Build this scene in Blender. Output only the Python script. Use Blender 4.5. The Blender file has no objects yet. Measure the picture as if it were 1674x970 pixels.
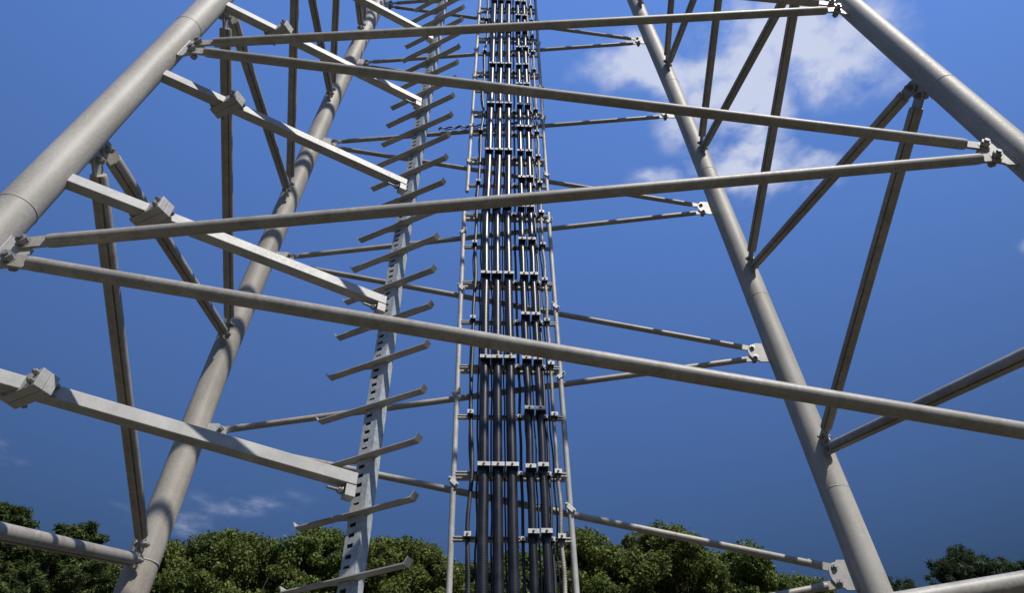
import bpy, math, random
import numpy as np
from mathutils import Vector, Matrix
random.seed(7)
rng = np.random.default_rng(11)
R = math.radians
scn = bpy.context.scene
col = scn.collection

# ------------------------------------------------------------------ camera
PITCH, YAW, ROLL = 0.8029, -0.00262, -0.00365
cd = bpy.data.cameras.new('camera'); cam = bpy.data.objects.new('camera', cd); col.objects.link(cam)
cd.sensor_width = 36.0; cd.lens = 36.0 * 1150.0 / 1674.0
cd.clip_start = 0.05; cd.clip_end = 5000
cd.shift_x = 1.206 / 1674.0; cd.shift_y = -0.61 / 1674.0
fw = Vector((math.sin(YAW)*math.cos(PITCH), math.cos(YAW)*math.cos(PITCH), math.sin(PITCH)))
rt = Vector((math.cos(YAW), -math.sin(YAW), 0)); up = rt.cross(fw)
c_, s_ = math.cos(ROLL), math.sin(ROLL)
r2 = rt*c_ + up*s_; u2 = -rt*s_ + up*c_
cam.matrix_world = Matrix(((r2.x, u2.x, -fw.x, 0), (r2.y, u2.y, -fw.y, 0), (r2.z, u2.z, -fw.z, 0), (0, 0, 0, 1)))
scn.camera = cam

# ------------------------------------------------------------------ sky, sun, exposure
SUN_AZ, SUN_EL = 144.0, 52.0          # azimuth clockwise from +Y
w = bpy.data.worlds.new('World'); scn.world = w; w.use_nodes = True
nt = w.node_tree; N = nt.nodes; Lk = nt.links
for n in list(N): N.remove(n)
out = N.new('ShaderNodeOutputWorld'); bg = N.new('ShaderNodeBackground'); Lk.new(bg.outputs[0], out.inputs[0])
sky = N.new('ShaderNodeTexSky'); sky.sky_type = 'NISHITA'; sky.sun_disc = False
sky.sun_elevation = R(SUN_EL); sky.sun_rotation = R(SUN_AZ)
sky.altitude = 200; sky.air_density = 1.0; sky.dust_density = 0.3; sky.ozone_density = 3.0
bg.inputs[1].default_value = 0.10
tc = N.new('ShaderNodeTexCoord')

def vmath(op, a, b=None):
    n = N.new('ShaderNodeVectorMath'); n.operation = op
    for i, v in enumerate((a, b)):
        if v is None: continue
        if isinstance(v, (tuple, list)): n.inputs[i].default_value = v
        else: Lk.new(v, n.inputs[i])
    return n
def math_(op, a, b=None, clamp=False):
    n = N.new('ShaderNodeMath'); n.operation = op; n.use_clamp = clamp
    for i, v in enumerate((a, b)):
        if v is None: continue
        if isinstance(v, (int, float)): n.inputs[i].default_value = v
        else: Lk.new(v, n.inputs[i])
    return n.outputs[0]
sep = N.new('ShaderNodeSeparateXYZ'); Lk.new(tc.outputs['Generated'], sep.inputs[0])
zc = math_('MAXIMUM', sep.outputs[2], 0.05)
U = math_('DIVIDE', sep.outputs[0], zc); V = math_('DIVIDE', sep.outputs[1], zc)
uv = N.new('ShaderNodeCombineXYZ'); Lk.new(U, uv.inputs[0]); Lk.new(V, uv.inputs[1])
# cloud patches on the cloud deck: centre, half sizes, turn, density
BL = [(.455, .45, .16, .10, .35, 1.0), (.37, .42, .12, .08, -.2, .9), (.35, .58, .12, .085, .1, .95), (.42, .67, .12, .065, .2, .95), (.50, .68, .07, .04, .0, .7),
      (.22, .50, .14, .05, .1, .9), (.235, .69, .08, .035, .2, .6), (.34, .50, .11, .09, .0, .75), (.56, .41, .05, .03, .3, .28), (.30, .40, .07, .04, .2, .45),
      (-.75, 1.75, .26, .11, .1, .30), (-1.30, 1.47, .09, .09, .0, .38), (-.98, 1.86, .22, .12, .2, .28), (.95, .83, .08, .035, .3, .4), (-.62, 2.1, .3, .12, .1, .28)]
warp = N.new('ShaderNodeTexNoise'); warp.inputs['Scale'].default_value = 7; warp.inputs['Detail'].default_value = 5; Lk.new(uv.outputs[0], warp.inputs['Vector'])
wv = vmath('SCALE', vmath('SUBTRACT', warp.outputs['Color'], (.5, .5, .5)).outputs[0]); wv.inputs['Scale'].default_value = .16
uvw = vmath('ADD', uv.outputs[0], wv.outputs[0]).outputs[0]
mask = None
for (cx, cy, hx, hy, ang, den) in BL:
    m = N.new('ShaderNodeMapping'); m.vector_type = 'TEXTURE'
    m.inputs['Location'].default_value = (cx, cy, 0); m.inputs['Rotation'].default_value = (0, 0, ang); m.inputs['Scale'].default_value = (hx, hy, 1)
    Lk.new(uvw, m.inputs['Vector'])
    ln = vmath('LENGTH', m.outputs[0]).outputs['Value']
    g = math_('MULTIPLY', math_('SUBTRACT', 1.25, ln, True), den)
    mask = g if mask is None else math_('MAXIMUM', mask, g)
nz = N.new('ShaderNodeTexNoise'); nz.inputs['Scale'].default_value = 9; nz.inputs['Detail'].default_value = 9; nz.inputs['Roughness'].default_value = .58
Lk.new(uv.outputs[0], nz.inputs['Vector'])
cl = math_('MULTIPLY', mask, math_('ADD', math_('MULTIPLY', math_('SUBTRACT', nz.outputs['Fac'], .255), 3.5), .0), True)
cl = math_('MULTIPLY', cl, 1.0, True)
sm = N.new('ShaderNodeMapRange'); sm.interpolation_type = 'SMOOTHSTEP'; Lk.new(cl, sm.inputs[0]); sm.inputs[1].default_value = 0.10; sm.inputs[2].default_value = .88; sm.inputs[4].default_value = .93
# the sky itself: deeper blue than the model, darker toward the horizon
grad = N.new('ShaderNodeMapRange'); Lk.new(sep.outputs[2], grad.inputs[0]); grad.inputs[1].default_value = .35; grad.inputs[2].default_value = .95
gr = N.new('ShaderNodeMix'); gr.data_type = 'RGBA'; Lk.new(grad.outputs[0], gr.inputs['Factor'])
gr.inputs['A'].default_value = (0.27, 0.33, 0.40, 1); gr.inputs['B'].default_value = (1.66, 2.08, 2.86, 1)
tint = N.new('ShaderNodeMix'); tint.data_type = 'RGBA'; tint.blend_type = 'MULTIPLY'; tint.inputs['Factor'].default_value = 1
Lk.new(sky.outputs[0], tint.inputs['A']); Lk.new(gr.outputs['Result'], tint.inputs['B'])
mx = N.new('ShaderNodeMix'); mx.data_type = 'RGBA'; Lk.new(sm.outputs[0], mx.inputs['Factor'])
Lk.new(tint.outputs['Result'], mx.inputs['A']); mx.inputs['B'].default_value = (6.2, 6.7, 8.4, 1)
Lk.new(mx.outputs['Result'], bg.inputs[0])

sd = bpy.data.lights.new('sun', 'SUN'); sun = bpy.data.objects.new('sun', sd); col.objects.link(sun)
sd.energy = 5.0; sd.angle = R(0.55); sd.color = (1.0, .95, .865)
sv = Vector((math.sin(R(SUN_AZ))*math.cos(R(SUN_EL)), math.cos(R(SUN_AZ))*math.cos(R(SUN_EL)), math.sin(R(SUN_EL))))
sun.rotation_euler = sv.to_track_quat('Z', 'Y').to_euler(); sun.location = sv*60
scn.view_settings.view_transform = 'Standard'; scn.view_settings.look = 'None'
scn.view_settings.exposure = 0.0; scn.view_settings.gamma = 1.0
try: scn.view_settings.use_curve_mapping = False
except Exception: pass
scn.cycles.max_bounces = 6; scn.cycles.transparent_max_bounces = 6

# ------------------------------------------------------------------ materials
def nodes_of(name):
    m = bpy.data.materials.new(name); m.use_nodes = True
    return m, m.node_tree.nodes, m.node_tree.links, m.node_tree.nodes['Principled BSDF']
def weathered(name, a, b, rough=.5, metal=0.0, scale=3.0, speck=.5, bump=.25, stretch=(1, 1, 1), streak=None):
    m, n, l, p = nodes_of(name)
    geo = n.new('ShaderNodeNewGeometry')
    mp = n.new('ShaderNodeMapping'); mp.inputs['Scale'].default_value = stretch; l.new(geo.outputs['Position'], mp.inputs[0])
    t = n.new('ShaderNodeTexNoise'); t.inputs['Scale'].default_value = scale; t.inputs['Detail'].default_value = 8; t.inputs['Roughness'].default_value = .6; l.new(mp.outputs[0], t.inputs['Vector'])
    cr = n.new('ShaderNodeValToRGB'); cr.color_ramp.elements[0].position = .32; cr.color_ramp.elements[1].position = .68
    cr.color_ramp.elements[0].color = (*a, 1); cr.color_ramp.elements[1].color = (*b, 1); l.new(t.outputs['Fac'], cr.inputs[0])
    t2 = n.new('ShaderNodeTexNoise'); t2.inputs['Scale'].default_value = 42; t2.inputs['Detail'].default_value = 6; l.new(geo.outputs['Position'], t2.inputs['Vector'])
    r2_ = n.new('ShaderNodeMapRange'); l.new(t2.outputs['Fac'], r2_.inputs[0]); r2_.inputs[1].default_value = .3; r2_.inputs[2].default_value = .7
    r2_.inputs[3].default_value = 1-.3*speck; r2_.inputs[4].default_value = 1+.12*speck
    mm = n.new('ShaderNodeMix'); mm.data_type = 'RGBA'; mm.blend_type = 'MULTIPLY'; mm.inputs['Factor'].default_value = 1
    l.new(cr.outputs[0], mm.inputs['A']); l.new(r2_.outputs[0], mm.inputs['B'])
    last = mm.outputs['Result']
    t4 = n.new('ShaderNodeTexNoise'); t4.inputs['Scale'].default_value = .45; t4.inputs['Detail'].default_value = 3; l.new(geo.outputs['Position'], t4.inputs['Vector'])
    r4 = n.new('ShaderNodeMapRange'); l.new(t4.outputs['Fac'], r4.inputs[0]); r4.inputs[1].default_value = .35; r4.inputs[2].default_value = .65; r4.inputs[3].default_value = .86; r4.inputs[4].default_value = 1.1
    m4_ = n.new('ShaderNodeMix'); m4_.data_type = 'RGBA'; m4_.blend_type = 'MULTIPLY'; m4_.inputs['Factor'].default_value = 1; l.new(last, m4_.inputs['A']); l.new(r4.outputs[0], m4_.inputs['B']); last = m4_.outputs['Result']
    if streak:
        mp2 = n.new('ShaderNodeMapping'); mp2.inputs['Scale'].default_value = (9, 9, .5); l.new(geo.outputs['Position'], mp2.inputs[0])
        t3 = n.new('ShaderNodeTexNoise'); t3.inputs['Scale'].default_value = 1.5; t3.inputs['Detail'].default_value = 5; l.new(mp2.outputs[0], t3.inputs['Vector'])
        r3 = n.new('ShaderNodeMapRange'); l.new(t3.outputs['Fac'], r3.inputs[0]); r3.inputs[1].default_value = .52; r3.inputs[2].default_value = .75; r3.inputs[4].default_value = .55
        m2 = n.new('ShaderNodeMix'); m2.data_type = 'RGBA'; l.new(r3.outputs[0], m2.inputs['Factor']); l.new(last, m2.inputs['A']); m2.inputs['B'].default_value = (*streak, 1); last = m2.outputs['Result']
    l.new(last, p.inputs['Base Color'])
    rr = n.new('ShaderNodeMapRange'); l.new(t2.outputs['Fac'], rr.inputs[0]); rr.inputs[3].default_value = rough-.12; rr.inputs[4].default_value = rough+.15; l.new(rr.outputs[0], p.inputs['Roughness'])
    p.inputs['Metallic'].default_value = metal
    if bump:
        bp = n.new('ShaderNodeBump'); bp.inputs['Strength'].default_value = bump; bp.inputs['Distance'].default_value = .004
        l.new(t2.outputs['Fac'], bp.inputs['Height']); l.new(bp.outputs[0], p.inputs['Normal'])
    return m
M = {}
M['leg'] = weathered('weathered_leg_paint', (.33, .305, .262), (.425, .405, .36), .58, 0, 2.0, .55, .15, (1, 1, .6), (.25, .212, .165))
M['leg_far'] = weathered('darker_brown_leg', (.27, .245, .205), (.37, .345, .30), .6, 0, 2.0, .6, .15, (1, 1, .6), (.20, .165, .125))  # darker, browner version of the leg colours, for the far left leg
M['pipe'] = weathered('weathered_pipe', (.27, .248, .21), (.375, .352, .312), .5, 0, 4.0, .6, .18, (1, 1, 1), (.18, .145, .11))
M['zinc'] = weathered('galvanised_steel', (.30, .30, .29), (.45, .445, .43), .5, 0, 5, .4, .12, (1, 1, 1), (.36, .34, .30))
M['slot'] = weathered('galvanised_channel', (.30, .33, .35), (.46, .48, .49), .5, 0.05, 14, .8, .2)
M['bolt'] = weathered('dull_bolt_steel', (.22, .215, .20), (.36, .35, .33), .45, .4, 30, 1, .2)
M['rust'] = weathered('rusty_weld_seam', (.09, .06, .038), (.19, .13, .085), .8, 0, 12, 1, .5)
M['plate'] = weathered('gusset_steel', (.33, .32, .30), (.45, .44, .415), .5, 0, 8, .5, .15)
M['clamp'] = weathered('clamp_metal', (.50, .50, .48), (.64, .63, .61), .45, .0, 20, .8, .2)
M['shaded_rubber'] = weathered('black_shaded_rubber', (.012, .012, .014), (.03, .03, .034), .55, 0, 20, 1, .2)  # clamp bodies: the black also paints in the shade on their undersides
M['concrete'] = weathered('footing_concrete', (.28, .27, .25), (.40, .385, .36), .85, 0, 4, 1, .6)
M['bark'] = weathered('bark', (.06, .045, .03), (.14, .11, .08), .9, 0, 9, 1, 1)
def cable_mat(name, a, rough, wave):
    m, n, l, p = nodes_of(name)
    geo = n.new('ShaderNodeNewGeometry'); sp = n.new('ShaderNodeSeparateXYZ'); l.new(geo.outputs['Position'], sp.inputs[0])
    wv_ = n.new('ShaderNodeMath'); wv_.operation = 'MULTIPLY'; l.new(sp.outputs[2], wv_.inputs[0]); wv_.inputs[1].default_value = 2*math.pi/.035
    sn = n.new('ShaderNodeMath'); sn.operation = 'SINE'; l.new(wv_.outputs[0], sn.inputs[0])
    bp = n.new('ShaderNodeBump'); bp.inputs['Strength'].default_value = wave; bp.inputs['Distance'].default_value = .004; l.new(sn.outputs[0], bp.inputs['Height']); l.new(bp.outputs[0], p.inputs['Normal'])
    t = n.new('ShaderNodeTexNoise'); t.inputs['Scale'].default_value = 4; t.inputs['Detail'].default_value = 6; l.new(geo.outputs['Position'], t.inputs['Vector'])
    cr = n.new('ShaderNodeValToRGB'); cr.color_ramp.elements[0].color = (*a, 1); cr.color_ramp.elements[1].color = (a[0]*2.4+.01, a[1]*2.4+.01, a[2]*2.4+.01, 1)
    cr.color_ramp.elements[0].position = .4; cr.color_ramp.elements[1].position = .75
    l.new(t.outputs['Fac'], cr.inputs[0]); l.new(cr.outputs[0], p.inputs['Base Color']); p.inputs['Roughness'].default_value = rough
    p.inputs['Specular IOR Level'].default_value = .5
    return m
M['cable'] = cable_mat('black_cable_jacket', (.008, .008, .011), .33, .06)
M['cable_dark'] = cable_mat('dark_cable_jacket', (.015, .015, .018), .45, .1)
M['cable_grey'] = cable_mat('grey_cable_jacket', (.17, .155, .135), .5, .25)
def leaf_mat(name, a, b, c):
    m, n, l, p = nodes_of(name)
    geo = n.new('ShaderNodeNewGeometry')
    cr = n.new('ShaderNodeValToRGB'); e = cr.color_ramp.elements; e[0].color = (*a, 1); e[1].color = (*c, 1); e[1].position = 1; k = e.new(.55); k.color = (*b, 1)
    t = n.new('ShaderNodeTexNoise'); t.inputs['Scale'].default_value = .8; t.inputs['Detail'].default_value = 3; l.new(geo.outputs['Position'], t.inputs['Vector'])
    ad = n.new('ShaderNodeMath'); ad.operation = 'MULTIPLY_ADD'; l.new(geo.outputs['Random Per Island'], ad.inputs[0]); ad.inputs[1].default_value = .6
    sb = n.new('ShaderNodeMath'); sb.operation = 'MULTIPLY_ADD'; l.new(t.outputs['Fac'], sb.inputs[0]); sb.inputs[1].default_value = 1.2; sb.inputs[2].default_value = -.4; l.new(sb.outputs[0], ad.inputs[2])
    l.new(ad.outputs[0], cr.inputs[0]); l.new(cr.outputs[0], p.inputs['Base Color']); p.inputs['Roughness'].default_value = .6; p.inputs['Specular IOR Level'].default_value = .15
    tr = n.new('ShaderNodeBsdfTranslucent'); l.new(cr.outputs[0], tr.inputs[0]); ms = n.new('ShaderNodeMixShader'); ms.inputs[0].default_value = .32
    l.new(p.outputs[0], ms.inputs[1]); l.new(tr.outputs[0], ms.inputs[2]); l.new(ms.outputs[0], n['Material Output'].inputs[0])
    return m
M['leaf'] = leaf_mat('broadleaf_foliage', (.050, .075, .018), (.115, .148, .036), (.24, .265, .075))
M['leaf_fresh'] = leaf_mat('fresh_broadleaf_foliage', (.055, .088, .022), (.120, .165, .040), (.23, .275, .08))
M['needle'] = leaf_mat('conifer_foliage', (.032, .052, .018), (.080, .112, .036), (.17, .20, .065))
M['pine'] = leaf_mat('pine_foliage', (.02, .038, .018), (.048, .072, .034), (.09, .12, .055))

def ground_mat():
    m, n, l, p = nodes_of('dry_grass_and_soil')
    geo = n.new('ShaderNodeNewGeometry')
    t = n.new('ShaderNodeTexNoise'); t.inputs['Scale'].default_value = .35; t.inputs['Detail'].default_value = 10; l.new(geo.outputs['Position'], t.inputs['Vector'])
    cr = n.new('ShaderNodeValToRGB'); cr.color_ramp.elements[0].position = .38; cr.color_ramp.elements[1].position = .62
    cr.color_ramp.elements[0].color = (.085, .064, .040, 1); cr.color_ramp.elements[1].color = (.048, .050, .022, 1); l.new(t.outputs['Fac'], cr.inputs[0]); l.new(cr.outputs[0], p.inputs['Base Color'])
    p.inputs['Roughness'].default_value = .95
    t2 = n.new('ShaderNodeTexNoise'); t2.inputs['Scale'].default_value = 20; l.new(geo.outputs['Position'], t2.inputs['Vector'])
    bp = n.new('ShaderNodeBump'); bp.inputs['Distance'].default_value = .05; l.new(t2.outputs['Fac'], bp.inputs['Height']); l.new(bp.outputs[0], p.inputs['Normal'])
    return m
M['ground'] = ground_mat()

# ------------------------------------------------------------------ mesh helpers
class MB:
    def __init__(s): s.v = []; s.f = []; s.mi = []; s.sm = []
    def add(s, vs, fs, mi=0, smooth=False):
        o = len(s.v); s.v += [tuple(v) for v in vs]
        for k, f in enumerate(fs):
            s.f.append([o+i for i in f]); s.mi.append(mi[k] if isinstance(mi, list) else mi); s.sm.append(smooth)
        return s
    def box(s, c, ax, h, mi=0):
        """c centre, ax 3 unit axes, h half sizes"""
        c = Vector(c); X, Y, Z = [Vector(a)*k for a, k in zip(ax, h)]
        vs = [c+sx*X+sy*Y+sz*Z for sz in (-1, 1) for sy in (-1, 1) for sx in (-1, 1)]
        return s.add(vs, [(0, 2, 3, 1), (4, 5, 7, 6), (0, 1, 5, 4), (2, 6, 7, 3), (0, 4, 6, 2), (1, 3, 7, 5)], mi)
    def tube(s, pts, rad, n=20, caps=True, seam=None, smi=1, up=None):
        pts = [Vector(p) for p in pts]; m = len(pts)
        rad = rad if isinstance(rad, (list, tuple)) else [rad]*m
        d0 = (pts[-1]-pts[0]).normalized()
        ref = Vector(up) if up else (Vector((0, 0, 1)) if abs(d0.z) < .9 else Vector((0, 1, 0)))
        rings = []
        for i, p in enumerate(pts):
            d = ((pts[min(i+1, m-1)]-pts[max(i-1, 0)])).normalized()
            a = ref.cross(d).normalized(); b = d.cross(a)
            rings.append([p+rad[i]*(a*math.cos(t)+b*math.sin(t)) for t in [2*math.pi*k/n for k in range(n)]])
        vs = [v for r in rings for v in r]; fs = []; mi = []
        for i in range(m-1):
            for k in range(n):
                fs.append((i*n+k, i*n+(k+1) % n, (i+1)*n+(k+1) % n, (i+1)*n+k)); mi.append(smi if seam is not None and k == seam else 0)
        s.add(vs, fs, mi, True)
        if caps:
            s.add(rings[0], [tuple(reversed(range(n)))]); s.add(rings[-1], [tuple(range(n))])
        return s
    def hexhead(s, c, d, r, h, mi=0):
        """hexagonal prism with washer; c on the surface, d outward"""
        d = Vector(d).normalized(); ref = Vector((0, 0, 1)) if abs(d.z) < .9 else Vector((1, 0, 0))
        a = ref.cross(d).normalized(); b = d.cross(a); c = Vector(c)
        for (n, rr, h0, h1) in ((16, r*1.2, 0, .006), (6, r, .006, .006+h), (10, r*.55, .006+h, .006+h*1.5)):
            lo = [c+d*h0+rr*(a*math.cos(2*math.pi*k/n)+b*math.sin(2*math.pi*k/n)) for k in range(n)]
            hi = [v+d*(h1-h0) for v in lo]
            s.add(lo+hi, [(k, (k+1) % n, n+(k+1) % n, n+k) for k in range(n)]+[tuple(range(n, 2*n)), tuple(reversed(range(n)))], mi)
        return s
    def prism(s, poly, d, mi=0):
        n = len(poly); poly = [Vector(p) for p in poly]; d = Vector(d)
        return s.add([p-d for p in poly]+[p+d for p in poly], [(k, (k+1) % n, n+(k+1) % n, n+k) for k in range(n)]+[tuple(range(n, 2*n)), tuple(reversed(range(n)))], mi)
    def build(s, name, mats, parent=None, loc=None, bevel=0):
        me = bpy.data.meshes.new(name)
        o_ = Vector(loc) if loc is not None else Vector((0, 0, 0))
        me.from_pydata([(v[0]-o_.x, v[1]-o_.y, v[2]-o_.z) for v in s.v], [], s.f)
        for m in (mats if isinstance(mats, list) else [mats]): me.materials.append(m)
        me.polygons.foreach_set('material_index', s.mi); me.polygons.foreach_set('use_smooth', s.sm); me.update()
        o = bpy.data.objects.new(name, me); col.objects.link(o); o.location = o_
        if parent: adopt(o, parent)
        if bevel:
            b = o.modifiers.new('bevel', 'BEVEL'); b.width = bevel; b.segments = 2; b.limit_method = 'ANGLE'
        return o
WP = {}
def wpos(o):
    return Vector(o.location) + (wpos(o.parent) if o.parent else Vector((0, 0, 0)))
def adopt(o, parent):
    o.parent = parent; o.location = Vector(o.location)-wpos(parent)
def empty(name, loc):
    o = bpy.data.objects.new(name, None); col.objects.link(o); o.location = loc; o.empty_display_size = .3; return o
def tag(o, label=None, cat=None, group=None, kind=None):
    if label: o['label'] = label
    if cat: o['category'] = cat
    if group: o['group'] = group
    o['kind'] = kind or 'thing'
    return o

# ------------------------------------------------------------------ ground
GZ = -1.6
mb = MB(); n_ = 40; S_ = 1500
gv = []
for j in range(n_+1):
    for i in range(n_+1):
        x = (i/n_*2-1); y = (j/n_*2-1); X = math.copysign(abs(x)**2.2, x)*S_; Y = math.copysign(abs(y)**2.2, y)*S_
        gv.append((X, Y, GZ))
mb.add(gv, [(j*(n_+1)+i, j*(n_+1)+i+1, (j+1)*(n_+1)+i+1, (j+1)*(n_+1)+i) for j in range(n_) for i in range(n_)])
tag(mb.build('ground', M['ground']), kind='structure')

# ------------------------------------------------------------------ lattice tower
AX = {'FL': [[-5.104, 9.078, -1.6], [-4.871, 8.93, 3.834], [-4.849, 8.83, 7.512], [-4.458, 8.601, 15.912], [-4.086, 8.465, 20.934], [-3.655, 8.191, 31.0]],
      'FR': [[5.02, 9.466, -1.6], [4.764, 9.289, 3.941], [4.51, 9.088, 10.239], [4.213, 8.874, 16.954], [3.889, 8.7, 22.419], [3.492, 8.426, 31.0]],
      'NL': [[-4.412, 3.402, -1.6], [-4.194, 3.59, 4.806], [-4.13, 3.649, 6.79], [-4.039, 3.72, 9.227], [-3.3, 4.359, 31.0]],
      'NR': [[5.673, 3.74, -1.6], [5.118, 3.956, 6.612], [5.077, 3.972, 7.209], [4.831, 4.065, 10.755], [3.462, 4.598, 31.0]]}
RAD = {'FL': [(3.83, .207), (7.5, .201), (16, .205), (21, .212)], 'FR': [(3.94, .213), (10.24, .206), (17, .202), (22.4, .212)],
       'NL': [(4.8, .167), (6.8, .162), (9.2, .163)], 'NR': [(6.6, .157), (10.7, .153)]}
def axis(nm, z):
    A = np.array(AX[nm]); return Vector((float(np.interp(z, A[:, 2], A[:, 0])), float(np.interp(z, A[:, 2], A[:, 1])), z))
def rad(nm, z):
    return float(np.interp(z, [a for a, b in RAD[nm]], [b for a, b in RAD[nm]]))
NODES = {('FR', 'NR', -1): (.95, .31), ('NR', 'NL', -1): (2.13, .31), ('NL', 'NR', -2): (.40, .31), ('NR', 'FR', 0): (4.09, .31), ('NL', 'FL', -1): (2.16, .31), ('NL', 'NR', 0): (4.22, 0.33), ('NL', 'NR', 2): (8.12, 0.31), ('NR', 'NL', 1): (6.1, 0.34), ('NR', 'NL', 3): (10.04, 0.29), ('NL', 'FL', 1): (6.14, 0.27), ('NL', 'FL', 3): (10.0, 0.3), ('NR', 'FR', 2): (7.97, 0.24), ('FR', 'NR', 1): (6.04, 0.30), ('FR', 'NR', 3): (9.98, 0.31), ('FR', 'NR', 5): (13.9, 0.29), ('FR', 'NR', 7): (17.76, 0.29), ('FR', 'FL', 0): (4.17, 0.43), ('FR', 'FL', 2): (8.03, 0.45), ('FR', 'FL', 4): (11.99, 0.41), ('FR', 'FL', 6): (15.74, 0.45), ('FR', 'FL', 8): (19.66, 0.4), ('FL', 'NL', 0): (4.22, 0.31), ('FL', 'NL', 2): (8.05, 0.31), ('FL', 'NL', 4): (11.93, 0.35), ('FL', 'NL', 6): (15.84, 0.31), ('FL', 'NL', 8): (19.28, 0.37), ('FL', 'FR', 1): (6.2, 0.41), ('FL', 'FR', 3): (10.12, 0.47), ('FL', 'FR', 5): (14.05, 0.45), ('FL', 'FR', 7): (17.88, 0.42)}
def node(a, b, n):
    z, g = NODES.get((a, b, n), (4.19+1.937*n, .38 if a[0] == 'F' and b[0] == 'F' else .31))
    A = axis(a, z); B = axis(b, z); d = (B-A).normalized()
    return A+d*g, A, d, z, g
tower = empty('lattice_tower', (0.3, 6.5, GZ))
tag(tower, 'tall four-legged grey steel pipe tower with zigzag braces, seen from its foot looking up', 'tower')
legs = {}
ZT = 30.4
for nm in AX:
    zs = sorted(set([GZ+.1] + [a[2] for a in AX[nm][1:-1]] + list(np.arange(-1, 30, 1.5)) + [ZT]))
    mbl = MB()
    # soften kinks by averaging the axis
    pts = [(axis(nm, max(GZ, z-.7))+axis(nm, z)+axis(nm, min(31, z+.7)))/3 for z in zs]
    for p_, z in zip(pts, zs): p_.z = z
    mbl.tube(pts, [rad(nm, z) for z in zs], 48)
    for k, z in enumerate(np.arange(-.4, 30, 3.9) + {'NL': 1.3, 'NR': 0.2, 'FL': .7, 'FR': 1.9}[nm]):     # circumferential weld beads
        a_ = axis(nm, z); b_ = axis(nm, z+.05); d_ = (b_-a_).normalized()
        r_ = rad(nm, z)
        mbl.tube([a_-d_*.012, a_-d_*.004, a_+d_*.004, a_+d_*.012], [r_-.002, r_+.004, r_+.004, r_-.002], 48, caps=False)
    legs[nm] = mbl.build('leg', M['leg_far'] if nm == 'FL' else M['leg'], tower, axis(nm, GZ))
faces = {('NL', 'NR'): (.057, 0), ('FR', 'FL'): (.050, 1), ('NL', 'FL'): (.082, 2), ('NR', 'FR'): (.082, 3)}
first = {'NLNR': 0, 'NRNL': 1, 'NLFL': 1, 'NRFR': 0, 'FRNR': 1, 'FRFL': 0, 'FLNL': 0, 'FLFR': 1}
BOLT = .105
def offs(a, z):   # unit vector up along the leg
    return (axis(a, z+.5)-axis(a, z-.5)).normalized()
cc = Vector((0.2, 6.4, 0))
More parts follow.
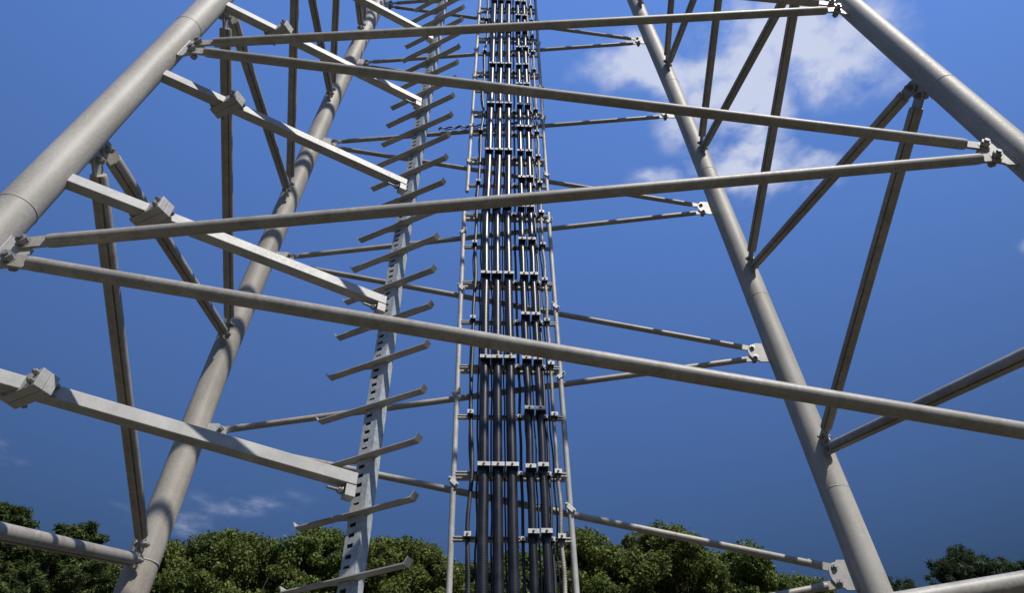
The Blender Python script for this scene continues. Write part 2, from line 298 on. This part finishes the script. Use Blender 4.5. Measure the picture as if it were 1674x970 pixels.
for (a, b), (pr, fi) in faces.items():
    A0 = axis(a, 8); B0 = axis(b, 8)
    fn = (B0-A0).cross(Vector((0, 0, 1))).normalized()
    # normal that points to the camera side (near and far faces) or toward +x / tower inside (side faces)
    if fi in (0, 1):
        if fn.y > 0: fn = -fn
    elif fi == 2:
        if fn.x < 0: fn = -fn
    else:
        if fn.x > 0: fn = -fn
    nn = {}
    for (p, q) in ((a, b), (b, a)):
        n0 = first[p+q]
        for n in range(n0-4, 14, 2):
            P, A, d, z, g = node(p, q, n)
            if z < -1.0 or z > 29.9: continue
            nn[(p, n)] = (P, A, d, z)
            u = offs(p, z); r_ = rad(p, z)
            inn = A+d*(r_-.03)
            ext = (P-A).length+(.10 if fi == 1 else .085)
            Lh = .205
            poly = [inn+u*Lh, A+d*(ext-.16)+u*Lh]
            for t in range(0, 9):
                th = math.pi/2*(1-t/4)
                poly.append(A+d*(ext-.14+.14*math.cos(th))+u*(Lh*.86*math.sin(th)))
            poly += [A+d*(ext-.16)-u*Lh, inn-u*Lh]
            m_ = MB(); m_.prism(poly, fn*.012)
            # weld bead where the plate meets the pipe
            bead = A+d*(r_+.004)
            m_.tube([bead+u*Lh+fn*.014, bead-u*Lh+fn*.014], .012, 8)
            m_.tube([bead+u*Lh-fn*.014, bead-u*Lh-fn*.014], .012, 8)
            m_.build('gusset_plate', M['plate'], legs[p], A, bevel=.003)
    for (p, n), (P, A, d, z) in nn.items():
        if p != a: continue
        for dn in (-1, 1):
            if (b, n+dn) not in nn: continue
            Q, A2, d2, z2 = nn[(b, n+dn)]
            s = dn
            P0 = P+offs(a, z)*BOLT*s; Q0 = Q-offs(b, z2)*BOLT*s
            dd = (Q0-P0).normalized()
            of = fn*(.026 if fi != 1 else -.026)      # tongue plate lies on the plate face turned to the viewer
            P1 = P0+of; Q1 = Q0+of
            m_ = MB()
            gap = .175 if fi in (0, 1) else .15
            k_ = 28
            pts = [P1+dd*gap, P1+dd*(gap+.03)] + [P1+(Q1-P1)*t for t in (.25, .5, .75)] + [Q1-dd*(gap+.03), Q1-dd*gap]
            m_.tube(pts, [pr*.93, pr, pr, pr, pr, pr, pr*.93], k_, seam=({2: 18, 3: 24}.get(fi)), smi=1)
            side = dd.cross(fn).normalized()
            for E, dr in ((P1, dd), (Q1, -dd)):
                hw = pr*1.12
                poly = []
                for t in range(9):
                    th = math.pi/2+math.pi*t/8
                    poly.append(E+dr*(.0+hw*math.cos(th))+side*hw*math.sin(th))
                poly += [E+dr*(gap+.10)-side*hw*1.0, E+dr*(gap+.10)+side*hw*1.0]
                m_.prism(poly, fn*.012)
                # slotted pipe mouth: dark notch lips along the tongue
                m_.tube([E+dr*(gap+.0)+side*pr*.96+fn*.012, E+dr*(gap+.16)+side*pr*.96+fn*.012], .010, 6)
                m_.tube([E+dr*(gap+.0)-side*pr*.96+fn*.012, E+dr*(gap+.16)-side*pr*.96+fn*.012], .010, 6)
            br = m_.build('brace', [M['pipe'], M['rust']], tower, P1)
            for E in (P1, Q1):
                mb_ = MB(); mb_.hexhead(E+fn*.012, fn, .047 if fi in (0, 1) else .040, .046); mb_.hexhead(E-fn*.038, -fn, .043, .040)
                mb_.build('bolt', M['bolt'], br, E)
FOOT = {'FL': 'far left', 'FR': 'far right', 'NL': 'near left', 'NR': 'near right'}
for nm in AX:
    A = axis(nm, GZ); m_ = MB()
    m_.box((A.x, A.y, GZ+.02), ((1, 0, 0), (0, 1, 0), (0, 0, 1)), (.6, .6, .16))
    o = m_.build('concrete_footing', M['concrete'], None, (A.x, A.y, GZ), bevel=.02)
    tag(o, 'square concrete footing on the ground under the %s tower leg' % FOOT[nm], 'footing', 'concrete footings of the tower')

# ------------------------------------------------------------------ slotted upright with cantilever arms
SC = Vector((-1.325, 5.355, 0)); AC = Vector((-1.372, 5.285, 0))
ea = Vector((math.sin(R(115.5)), math.cos(R(115.5)), 0)); en = Vector((math.sin(R(205.5)), math.cos(R(205.5)), 0)); ez = Vector((0, 0, 1))
WS, WB = .150, .125
post = empty('slotted_upright', (SC.x, SC.y, GZ))
tag(post, 'galvanised slotted upright carrying a comb of short cantilever arms, left of the cables', 'cable rack')
mbp = MB()
zb, zt = GZ+.02, 29.5
def q4(m_, a, b, c, d, mi=0): m_.add([a, b, c, d], [(0, 1, 2, 3)], mi)
hs, hb = WS/2, WB/2
fa = Vector((math.sin(R(117.0)), math.cos(R(117.0)), 0)); fb = Vector((math.sin(R(207.0)), math.cos(R(207.0)), 0))
def bend(z): return max(0.0, 6.0-z)*.019
def P_(u, v, z): return SC+fa*u+fb*v+Vector((bend(z), 0, z))
# plain faces with a returned lip
for za, zc_ in ((zb, 6.0), (6.0, zt)):
    q4(mbp, P_(hs, hb, za), P_(hs, -hb, za), P_(hs, -hb, zc_), P_(hs, hb, zc_))
    q4(mbp, P_(-hs, -hb, za), P_(-hs, hb, za), P_(-hs, hb, zc_), P_(-hs, -hb, zc_))
    q4(mbp, P_(hs, -hb, za), P_(-hs, -hb, za), P_(-hs, -hb, zc_), P_(hs, -hb, zc_))
q4(mbp, P_(hs, hb, zt), P_(hs, -hb, zt), P_(-hs, -hb, zt), P_(-hs, hb, zt))
pitch = .545/6; sw, sh, dp = .030, .018, .006
z = zb; cx = -.018
for za, zc_ in ((zb, 6.0), (6.0, zt)):
    q4(mbp, P_(-hs, hb, za), P_(cx-sw, hb, za), P_(cx-sw, hb, zc_), P_(-hs, hb, zc_))
    q4(mbp, P_(cx+sw, hb, za), P_(hs, hb, za), P_(hs, hb, zc_), P_(cx+sw, hb, zc_))
nsl = int((zt-zb)/pitch)
for i in range(nsl):
    z0 = zb+i*pitch; z1 = z0+pitch if i < nsl-1 else zt; zm = z0+pitch/2
    q4(mbp, P_(cx-sw, hb, z0), P_(cx+sw, hb, z0), P_(cx+sw, hb, zm-sh), P_(cx-sw, hb, zm-sh))
    q4(mbp, P_(cx-sw, hb, zm+sh), P_(cx+sw, hb, zm+sh), P_(cx+sw, hb, z1), P_(cx-sw, hb, z1))
    k = [(-sw, -sh), (sw, -sh), (sw, sh), (-sw, sh)]
    for j in range(4):
        (u0, w0), (u1, w1) = k[j], k[(j+1) % 4]
        q4(mbp, P_(cx+u0, hb, zm+w0), P_(cx+u0, hb-dp, zm+w0), P_(cx+u1, hb-dp, zm+w1), P_(cx+u1, hb, zm+w1))
mbp.build('slotted_channel', M['slot'], post, (SC.x, SC.y, GZ))
def arm_mesh():
    m_ = MB(); L = .56; t = .004
    # plan of the bottom flange, widening toward the post
    xs = [-L, -.17, -.08, .08, .17, L]; wb = [.0, .0, .045, .045, .0, .0]; fwid = .066
    vs = []
    hgt = [.030, .045, .060, .060, .045, .030]
    for i, x in enumerate(xs):
        fr = en*(.038); bk = -en*(.038+wb[i]*.7)
        vs.append((ea*x+fr, ea*x+bk, hgt[i]))
    for i in range(5):
        a0, b0, h0 = vs[i]; a1, b1, h1 = vs[i+1]
        m_.add([a0, a1, b1, b0, a0+ez*t, a1+ez*t, b1+ez*t, b0+ez*t], [(0, 3, 2, 1), (4, 5, 6, 7)])
        for (p0, p1, sg) in ((b0, b1, -en), (a0, a1, en)):
            if sg is en: h0, h1 = .011, .011
            m_.add([p0, p1, p1+ez*h1, p0+ez*h0, p0-sg*t, p1-sg*t, p1-sg*t+ez*h1, p0-sg*t+ez*h0],
                   [(0, 1, 2, 3), (7, 6, 5, 4), (3, 2, 6, 7), (0, 4, 5, 1)])
    for s in (-1, 1):
        e = ea*(L*s)
        tl = (ez*.86+ea*s*.5).normalized()
        m_.box(e+tl*.030, (tl.cross(en), en, tl), (.004, .040, .032))
    # saddle that grips the upright
    m_.box(en*(-.025)+ez*.05, (ea, en, ez), (WS/2-.012, .008, .05))
    return m_
am = arm_mesh().build('cantilever_arm', M['zinc'], None)
ZA = [2.92+.545*k for k in range(-8, 49)]
for k, z in enumerate(ZA):
    o = am if k == 0 else am.copy()
    if k: col.objects.link(o)
    o.location = (AC.x+bend(z), AC.y, z-.02); o.rotation_euler = (0, 0, R(rng.normal(0, .5)))
    adopt(o, post)

# ------------------------------------------------------------------ box beams from the near left leg to the upright
BZ = [1.04, 3.2, 5.36, 7.54, 9.68, 12.0, 14.2, 16.4, 18.6, 20.8, 23.0, 25.2]
ORD = ['lowest hidden', 'lowest', 'second lowest', 'third', 'fourth', 'topmost visible']
lab = {1.04: 'galvanised box beam low beside the near left leg, under all the other box beams',
       3.2: 'lowest box beam in view, its bolted joint cut by the left edge of the photo',
       5.36: 'second lowest box beam in view, its bolted joint just above a long pipe',
       7.54: 'box beam starting just under the upper near left joint, middle of five in view',
       9.68: 'box beam at the top left, starting where the near left leg leaves the photo',
       12.0: 'box beam of which only the end shows, above all other beams in view'}
beam_src = None
TIP = Vector((-1.375, 5.275, 0))
for bz in BZ:
    A = axis('NL', bz); A.z = bz; T = Vector((TIP.x+bend(bz)*.6, TIP.y, bz)); d = (T-A); d.z = 0; L = d.length; d.normalize(); s = d.cross(ez).normalized()
    root = empty('support_beam', (A.x, A.y, bz))
    tag(root, lab.get(bz, 'box beam above the photo, between the near left leg and slotted upright'), 'beam', 'box beams holding the slotted upright')
    r_ = rad('NL', bz); h = .057; J = .88
    m_ = MB()
    m_.box(A+d*((r_-.02+J-.045)/2), (d, s, ez), ((J-.045-r_+.02)/2, h, h)); m_.box(A+d*((J+.045+L)/2), (d, s, ez), ((L-J-.045)/2, h, h))
    # drain hole rim near the leg
    m_.tube([A+d*(r_+.07)-ez*(h+.003), A+d*(r_+.07)-ez*(h-.01)], .017, 14)
    m_.build('box_tube', M['zinc'], root, A, bevel=.006)
    for sg in (-1, 1):
        m2 = MB(); m2.box(A+d*J-en*(sg*.0365), (ea, en, ez), (.185, .035, .078))
        fo = m2.build('joint_plate', M['zinc'], root, A+d*J, bevel=.004)
        for u in (-.145, .145):
            for v in (-.04, .04):
                m3 = MB(); c_b = A+d*J-en*(sg*.0715)+ea*u+ez*v; m3.hexhead(c_b, -en*sg, .021, .026); m3.build('bolt', M['bolt'], fo, c_b)
    m4 = MB(); e0 = A+d*(L-.04)-ez*(h+.055)
    m4.box(e0+ez*.0, (d, s, ez), (.045, .05, .055)); bk = m4.build('end_bracket', M['zinc'], root, e0, bevel=.004)
    m5 = MB(); m5.tube([e0-d*.19, e0-d*.06], .014, 12); m5.hexhead(e0-d*.06, -d, .03, .03); m5.build('bolt', M['bolt'], bk, e0)

# ------------------------------------------------------------------ cable ladder
fl0, fr0 = axis('FL', 4), axis('FR', 4)
CY = (9.29-8.93)/(4.764+4.871)
def ly(x, z, off=0.0):     # plane of the ladder, just inside the far face
    return 9.227+.0382*x-.0272*(z-0)-.15-off
def LX(z): return -.815-.0188*(z-3) if z < 11.9 else -.945
def RX(z): return .805-.0075*(z-3) if z < 11.9 else .752
RZ = [4.53+.983*n for n in range(-6, 27)]
def LP(fr, z, off=0.0, dx=0.0):
    x = LX(z)+(RX(z)-LX(z))*fr+dx; return Vector((x, ly(x, z, off), z))
xv = Vector((1, .0382, 0)).normalized(); yv = Vector((-.0382, 1, 0)).normalized()
def sharedcopy(o, loc):
    c = o.copy(); col.objects.link(c); c.parent = None; c.location = loc; return c
def rung_mesh(W_, angle):
    m_ = MB(); h = W_/2
    # open channel facing the camera: back, top, bottom and two lips
    m_.box((0, .012, 0), ((1, 0, 0), (0, 1, 0), (0, 0, 1)), (h, .003, .031))
    m_.box((0, -.012, .031), ((1, 0, 0), (0, 1, 0), (0, 0, 1)), (h, .024, .003))
    m_.box((0, -.012, -.031), ((1, 0, 0), (0, 1, 0), (0, 0, 1)), (h, .024, .003))
    m_.box((0, -.036, .022), ((1, 0, 0), (0, 1, 0), (0, 0, 1)), (h, .003, .008))
    m_.box((0, -.036, -.022), ((1, 0, 0), (0, 1, 0), (0, 0, 1)), (h, .003, .008))
    if angle:
        m_.box((.0, .10, -.02), ((1, 0, 0), (0, 1, 0), (0, 0, 1)), (h*.97, .035, .004))
        m_.box((.0, .067, .012), ((1, 0, 0), (0, 1, 0), (0, 0, 1)), (h*.97, .004, .03))
    return m_
def clamp_mesh(w_, dep, hh=.032):
    """metal front strap, black rubber body back to the rung, underside shade put into its colour"""
    m_ = MB(); X3 = ((1, 0, 0), (0, 1, 0), (0, 0, 1))
    m_.box((0, -dep, .0), X3, (w_/2, .010, hh))
    m_.box((0, -dep/2-.012, -.004), X3, (w_/2*.9, dep/2-.012, hh*.9), 1)
    m_.box((0, -.045, .0), X3, (w_/2, .008, hh))
    m_.hexhead((0, -dep-.010, 0), (0, -1, 0), .015, .014, 2)
    return m_
ladders = []
for (z0, z1, nm) in ((GZ+.3, 11.55, 'lower'), (12.2, 29.6, 'upper')):
    b0 = LP(.5, z0)
    L_ = empty('cable_ladder', b0)
    tag(L_, {'lower': 'lower pipe-framed cable ladder section, from the photo bottom up to the gap',
             'upper': 'upper pipe-framed cable ladder section, above the gap, cut by the photo top edge'}[nm], 'cable ladder', 'cable ladder sections')
    ladders.append((L_, z0, z1))
    for fn_ in (LX, RX):
        m_ = MB(); pts = []
        for z in np.linspace(z0, z1, 14):
            x = fn_(min(z, 11.8) if z0 < 11 else max(z, 12)); pts.append((x, ly(x, z), z))
        m_.tube(pts, .041, 24); m_.build('rail', M['zinc'], L_, pts[0])
W_ = 1.62
rm = [rung_mesh(W_, False).build('rung', M['zinc']), rung_mesh(W_, True).build('rung', M['zinc'])]
cm_big = clamp_mesh(.184, .290).build('cable_clamp', [M['clamp'], M['shaded_rubber'], M['bolt']])
cm_med = clamp_mesh(.152, .275).build('cable_clamp', [M['clamp'], M['shaded_rubber'], M['bolt']])
cm_sml = clamp_mesh(.105, .160, .035).build('cable_clamp', [M['clamp'], M['shaded_rubber'], M['bolt']])
cm_min = clamp_mesh(.07, .09, .028).build('cable_clamp', [M['clamp'], M['shaded_rubber'], M['bolt']])
used = set()
def put(src, loc, parent, scale=None, rz=math.atan(.0382)):
    if src.name in used: o = sharedcopy(src, loc)
    else: o = src; o.location = loc; used.add(src.name)
    o.rotation_euler = (0, 0, rz)
    if scale: o.scale = scale
    adopt(o, parent); return o
FR_BIG = (.262, .385, .508); FR_MED = (.668, .777)
for n, z in enumerate(RZ):
    n -= 6
    par = None
    for (L_, z0, z1) in ladders:
        if z0 < z < z1: par = L_
    if par is None: continue
    odd = n % 2 != 0
    wid = RX(z)-LX(z)
    put(rm[1 if odd else 0], LP(.5, z), par, ((wid-.02)/W_, 1, 1))
    if odd:
        for f_ in FR_BIG: put(cm_big, LP(f_, z), par, rz=R(rng.normal(2.2, 1.0)))
    for f_ in FR_MED: put(cm_med, LP(f_, z+.01*rng.normal()), par, rz=R(rng.normal(2.2, 1.2)))
    put(cm_sml, LP(.902, z-.005+.01*rng.normal()), par, rz=R(rng.normal(2, 3)))
    put(cm_min, LP(.828, z-.02), par); put(cm_min, LP(.590, z-.02), par)
    if not odd: put(cm_sml, LP(.135, z), par, (.9, 1, 1))
# brace clips where the rails cross the far face braces
for n in range(-2, 12):
    a, b = ('FR', 'FL') if n % 2 == 0 else ('FL', 'FR')
    try:
        P, _, _, z1_, _ = node(a, b, n); Q, _, _, z2_, _ = node(b, a, n+1)
    except Exception: continue
    if P.x > Q.x: P, Q = Q, P
    for fn_ in (LX, RX):
        t = (fn_((P.z+Q.z)/2)-P.x)/(Q.x-P.x); X = P+(Q-P)*t
        if X.z < GZ+.5 or 11.45 < X.z < 12.3: continue
        par = ladders[0][0] if X.z < 11.6 else ladders[1][0]
        y_ = ly(X.x, X.z)
        m_ = MB(); sg = 1 if (Q.z > P.z) else -1
        ax1 = (xv*.72+ez*.69*sg).normalized(); ax2 = yv.cross(ax1).normalized()
        c0 = Vector((X.x, y_-.052, X.z))
        poly = []
        for t_ in range(12):
            th = 2*math.pi*t_/12; poly.append(c0+ax1*(.055*(1 if math.cos(th) > 0 else -1)+.036*math.cos(th))+ax2*.036*math.sin(th))
        m_.prism(poly, yv*.008)
        for s in (-1, 1):
            e = c0+ax1*.072*s; m_.hexhead(e-yv*.008, -yv, .018, .02); m_.tube([e, e+yv*.15], .009, 8)
        m_.build('brace_clip', M['clamp'], par, c0)

# ------------------------------------------------------------------ cables
def cable(fr, off, r, mat, label, wob=0.0, period=1.966, phase=0.0, z0=GZ+.03, z1=29.3, dx2=0.0, nseg=None, group=None):
    pts = []
    for z in np.arange(z0, z1, .16):
        wgl = wob*(math.sin(math.pi*(z-4.53)/period+phase)**2)*(1+.7*math.sin(z*1.3+fr*9)) + .35*wob*math.sin(z*2.9+fr*20)
        # blend the rail step between the sections
        lx = LX(z) if not 11.0 < z < 12.6 else LX(11)+(LX(12.6)-LX(11))*(z-11)/1.6
        rx = RX(z) if not 11.0 < z < 12.6 else RX(11)+(RX(12.6)-RX(11))*(z-11)/1.6
        x = lx+(rx-lx)*fr+wgl+dx2
        pts.append((x, ly(x, z, off)+.3*wob*math.cos(z*1.7+fr*5), z))
    m_ = MB(); m_.tube(pts, r, 20); o = m_.build('cable', mat, None, pts[0])
    return tag(o, label, 'cable', group)
G1 = 'cables clamped to the cable ladder'
cable(FR_BIG[0], .165, .075, M['cable'], 'leftmost of the three thick black cables on the ladder', .003, group=G1)
cable(FR_BIG[1], .165, .073, M['cable'], 'middle one of the three thick black cables on the ladder', .003, group=G1)
cable(FR_BIG[2], .165, .075, M['cable'], 'rightmost of the three thick black cables on the ladder', .003, group=G1)
cable(FR_MED[0], .160, .056, M['cable'], 'left one of the two medium black cables right of the thick ones', .004, .983, group=G1)
cable(FR_MED[1], .160, .058, M['cable'], 'right one of the two medium black cables right of the thick ones', .004, .983, group=G1)
cable(.135, .075, .030, M['cable_dark'], 'thin wavy black cable just right of the left ladder rail', .028, group=G1)
cable(.118, .050, .011, M['cable_dark'], 'very thin black wire bowing beside the left wavy cable', .045, 1.966, .5, group=G1)
cable(.590, .045, .022, M['cable_dark'], 'thin black cable in the gap between thick and medium cables', .008, .983, group=G1)
cable(.640, .030, .012, M['cable_dark'], 'very thin black wire left of the medium cables', .012, .983, .4, group=G1)
cable(.828, .045, .022, M['cable_dark'], 'thin black cable between the medium cables and the grey cable', .010, .983, group=G1)
cable(.902, .085, .028, M['cable_grey'], 'thin grey cable beside the right ladder rail', .012, .983, group=G1)

cable(.20, .03, .014, M['cable_dark'], 'very thin black wire just left of the thick black cables', .015, .983, .9, group=G1)
cable(.325, -.05, .013, M['cable_dark'], 'thin dark wire in the gap between left and middle thick cables', .010, .983, .2, group=G1)
cable(.446, -.05, .012, M['cable_dark'], 'thin dark wire in the gap between middle and right thick cables', .010, .983, .7, group=G1)
cable(.722, -.05, .012, M['cable_dark'], 'thin dark wire in the gap between the two medium cables', .010, .983, .1, group=G1)
cable(.868, .04, .013, M['cable_dark'], 'very thin black wire just left of the thin grey cable', .014, .983, .6, group=G1)
# loose cable tied along a far brace
P, _, _, _, _ = node('FL', 'FR', 5); Q, _, _, _, _ = node('FR', 'FL', 6)
P = P+offs('FL', 14.05)*BOLT; Q = Q-offs('FR', 15.74)*BOLT
pts = []
for i in range(60):
    t = .30+.24*i/59
    pts.append(P+(Q-P)*t+Vector((0, -.085-.02*math.sin(i*.9), .045+.035*abs(math.sin(i*.33)))))
m_ = MB(); m_.tube(pts, .017, 10)
pts = [p+Vector((0, .01, -.055+.03*math.sin(i*.6))) for i, p in enumerate(pts)]
m_.tube(pts, .012, 10)
tag(m_.build('cable', M['cable_dark'], None, pts[0]), 'loose black cable tied along a far brace just left of the upper cable ladder', 'cable')

# ------------------------------------------------------------------ trees
def leaf_cloud(centers, radii, count, size, squash=.8, up=.3, aspect=.62, shell=.55):
    """many small leaf quads gathered in clumps"""
    centers = np.array(centers); radii = np.array(radii)
    wts = radii**2; wts = wts/wts.sum()
    idx = rng.choice(len(centers), count, p=wts)
    dirv = rng.normal(size=(count, 3)); dirv /= np.linalg.norm(dirv, axis=1)[:, None]
    rr = radii[idx]*(shell+(1-shell)*rng.random(count))*(1+.10*rng.normal(size=count))
    pos = centers[idx]+dirv*rr[:, None]*np.array([1, 1, squash])
    nrm = dirv*.6+rng.normal(size=(count, 3))*.7+np.array([0, 0, up]); nrm /= np.linalg.norm(nrm, axis=1)[:, None]
    t = np.cross(nrm, rng.normal(size=(count, 3))); t /= np.linalg.norm(t, axis=1)[:, None]
    b = np.cross(nrm, t)
    s = size*(.6+.8*rng.random(count))
    a = t*s[:, None]; c = b*(s*aspect)[:, None]
    v = np.stack([pos-a, pos-c*.9+nrm*s[:, None]*.15, pos+a, pos+c*.9+nrm*s[:, None]*.15], 1).reshape(-1, 3)
    return v
def mesh_from_quads(name, v, mat):
    me = bpy.data.meshes.new(name); n = len(v)//4
    me.vertices.add(len(v)); me.vertices.foreach_set('co', v.astype(np.float32).ravel())
    me.loops.add(len(v)); me.loops.foreach_set('vertex_index', np.arange(len(v), dtype=np.int32))
    me.polygons.add(n); me.polygons.foreach_set('loop_start', np.arange(0, len(v), 4, dtype=np.int32)); me.polygons.foreach_set('loop_total', np.full(n, 4, dtype=np.int32))
    me.materials.append(mat); me.update(calc_edges=True); me.validate(); return me
def trunk_mesh(H, r, crown_c, limbs, lean=.3):
    m_ = MB(); pts = [Vector((0, 0, -.1)), Vector((.05, 0, H*.25)), Vector((lean*.4, .1, H*.5)), Vector((lean, .1, H*.72)), Vector((lean*.9, 0, H*.93))]
    m_.tube(pts, [r*1.25, r, r*.75, r*.45, r*.1], 12)
    for c in limbs:
        c = Vector(c); t0 = max(.25, min(.85, (c.z*.62)/H)); z = H*t0
        a = Vector((lean*t0, .05, z)); mid = a+(c-a)*.5+Vector((0, 0, -.25))
        m_.tube([a, mid, c], [r*.42*(1.1-t0*.6), r*.25, r*.05], 7)
    return m_
def broadleaf(H, Rr, seed, base=.30):
    rg = random.Random(seed); cs = []; rs = []
    n = 430
    for i in range(n):
        z = base*H+(H-base*H)*((i+rg.random())/n)**.62
        f_ = (z-base*H)/(H-base*H)
        prof = (math.sin(math.pi*min(1, f_*.55+.25)))**.8 if f_ < .5 else math.sqrt(max(0, 1-((f_-.5)/.53)**2))
        prof = max(.12, min(1.0, prof*1.15))
        th = rg.random()*2*math.pi; q = (.35+.65*math.sqrt(rg.random()))*prof*Rr*(1+.18*math.sin(3*th+seed)+.12*math.sin(5*th+z))
        cs.append((q*math.cos(th), q*math.sin(th), min(z, H-.4+.2*rg.random()))); rs.append(.26+.42*rg.random()**1.5)
    for i in range(70):      # inner boughs that close the canopy
        z = H*(.55+.40*rg.random()); th = rg.random()*2*math.pi; q = Rr*.62*math.sqrt(rg.random()); cs.append((q*math.cos(th), q*math.sin(th), z)); rs.append(.75)
    for i in range(26):      # sprigs that break the outline near the top
        th = rg.random()*2*math.pi; q = Rr*(.1+.8*rg.random()); zz = H*(1-.10*(q/Rr)**2)-.1+.35*rg.random()
        cs.append((q*math.cos(th), q*math.sin(th), zz)); rs.append(.16+.16*rg.random())
    return cs, rs
tree_src = []
for k, (H, Rr) in enumerate(((17.2, 3.2), (17.0, 3.5), (16.6, 3.1))):
    cs, rs = broadleaf(H, Rr, 3+k*7)
    v = leaf_cloud(cs, rs, 190000, .076, .85)
    tree_src.append((H, mesh_from_quads('crown', v, M['leaf_fresh' if k == 2 else 'leaf']), trunk_mesh(H, .26, None, cs[::7]).build('trunk', M['bark']).data))
    bpy.data.objects.remove([o for o in bpy.data.objects if o.name.startswith('trunk')][-1])
def place(src, name, x, y, top, label, cat, group, rz, bend=1.0):
    H, cme, tme = src
    root = empty(name, (x, y, GZ)); s = (top-GZ)/H
    tag(root, label, cat, group)
    for nm, me in (('crown', cme), ('trunk', tme)):
        o = bpy.data.objects.new(nm, me); col.objects.link(o); o.parent = root
    root.scale = (s*bend, s*bend, s); root.rotation_euler = (0, 0, rz)
    return root
GT = 'broadleaf trees behind the tower'
cfg = {'pitch': PITCH}
# x, y (m), height of crown top above the camera, which source, turn, label
TR = [(-20.3, 33.0, 15.00, 2, .3, 'low broadleaf tree filling the gap right of the dark conifers'),
      (-15.9, 31.5, 15.15, 0, .9, 'broadleaf tree just right of the far left leg foot'),
      (-12.4, 31.0, 15.45, 1, 2.1, 'broadleaf tree with a round top midway between far left leg and slotted upright'),
      (-8.8, 32.0, 15.80, 2, 3.7, 'broadleaf tree just left of the slotted upright'),
      (-5.4, 31.3, 15.30, 0, 4.6, 'broadleaf tree between the slotted upright and the left ladder rail'),
      (-2.4, 33.0, 14.90, 1, .5, 'broadleaf tree behind the thick black cables'),
      (.7, 32.0, 15.00, 2, 1.6, 'broadleaf tree behind the medium cables and right rail'),
      (3.6, 31.0, 15.30, 0, 2.7, 'broadleaf tree just right of the cable ladder'),
      (6.8, 31.5, 15.60, 1, 5.2, 'broadleaf tree with small tufts above the low pipe on the right'),
      (9.9, 32.5, 15.20, 2, 4.0, 'broadleaf tree sloping down toward the bolted plate at lower right'),
      (12.9, 33.5, 14.25, 0, 3.3, 'low broadleaf tree left of the bolted plate on the far right leg'),
      (15.6, 34.0, 13.70, 1, 1.3, 'lowest and rightmost broadleaf tree beside the far right leg')]
for i, (x, y, top, k, rz, lb) in enumerate(TR):
    place(tree_src[k], 'broadleaf_tree', x, y, top, lb, 'tree', GT, rz)
# conifers on the left: drooping feathery sprays
def conifer(H, Rr, seed, dens):
    rg = random.Random(seed); cs = []; rs = []; tips = []
    for i in range(150):
        f_ = i/150; z = H*(.22+.78*f_); env = Rr*(1-f_)**.62+.12
        th = i*2.4+rg.random()*.7; L = env*(.75+.4*rg.random())
        tip = (L*math.cos(th), L*math.sin(th), z+.10*L+.15*rg.random()); tips.append(tip)
        for t in (.35, .55, .72, .86, 1.0):
            cs.append((tip[0]*t, tip[1]*t, z+(tip[2]-z)*t-.15*(1-t))); rs.append(.34*(1.25-t*.65))
    return cs, rs, tips
cs, rs, tips = conifer(14.0, 3.4, 5, 1)
v = leaf_cloud(cs, rs, 70000, .105, .62, .1, .22, .3)
con = (14.0, mesh_from_quads('crown', v, M['needle']), trunk_mesh(14.0, .24, None, tips[::6], .1).build('trunk', M['bark']).data)
bpy.data.objects.remove([o for o in bpy.data.objects if o.name.startswith('trunk') and o.parent is None][-1])
GC = 'dark conifers at the left edge'
place(con, 'conifer_tree', -18.6, 24.0, 13.4, 'dark conifer cut by the left edge of the photo', 'tree', GC, .4, 1.15)
place(con, 'conifer_tree', -15.5, 23.5, 12.45, 'dark feathery conifer just left of the far left leg', 'tree', GC, 2.2, 1.2)
place(con, 'conifer_tree', -19.2, 27.0, 13.6, 'dark conifer between and behind the two conifers at the left edge', 'tree', GC, 4.0, 1.0)
# pine on the right
def pine(H, Rr, seed):
    rg = random.Random(seed); cs = []; rs = []
    for i in range(420):
        f_ = rg.random()**.8; z = H*(.55+.45*f_); env = Rr*math.sqrt(max(0, 1-f_**2.2))+.25
        th = rg.random()*2*math.pi; q = env*math.sqrt(rg.random())
        cs.append((q*math.cos(th), q*math.sin(th), z+.3*math.sin(th*4))); rs.append(.24+.20*rg.random())
    return cs, rs
cs, rs = pine(19.0, 3.3, 9)
v = leaf_cloud(cs, rs, 60000, .13, .9, .3, .2, .25)
pn = (19.0, mesh_from_quads('crown', v, M['pine']), trunk_mesh(19.0, .3, None, cs[::20], .4).build('trunk', M['bark']).data)
bpy.data.objects.remove([o for o in bpy.data.objects if o.name.startswith('trunk') and o.parent is None][-1])
GP = 'pines at the lower right'
place(pn, 'pine_tree', 25.6, 39.5, 18.75, 'dark pine standing alone at lower right, above the thick pipe', 'tree', GP, 1.0)
place(pn, 'pine_tree', 28.8, 40.5, 18.75, 'small pine top right of the lone pine, almost hidden by the thick pipe', 'tree', GP, 3.0, .8)
place(pn, 'pine_tree', 21.9, 40.5, 17.7, 'lowest pine top, right beside the far right leg', 'tree', GP, 5.0, .7)
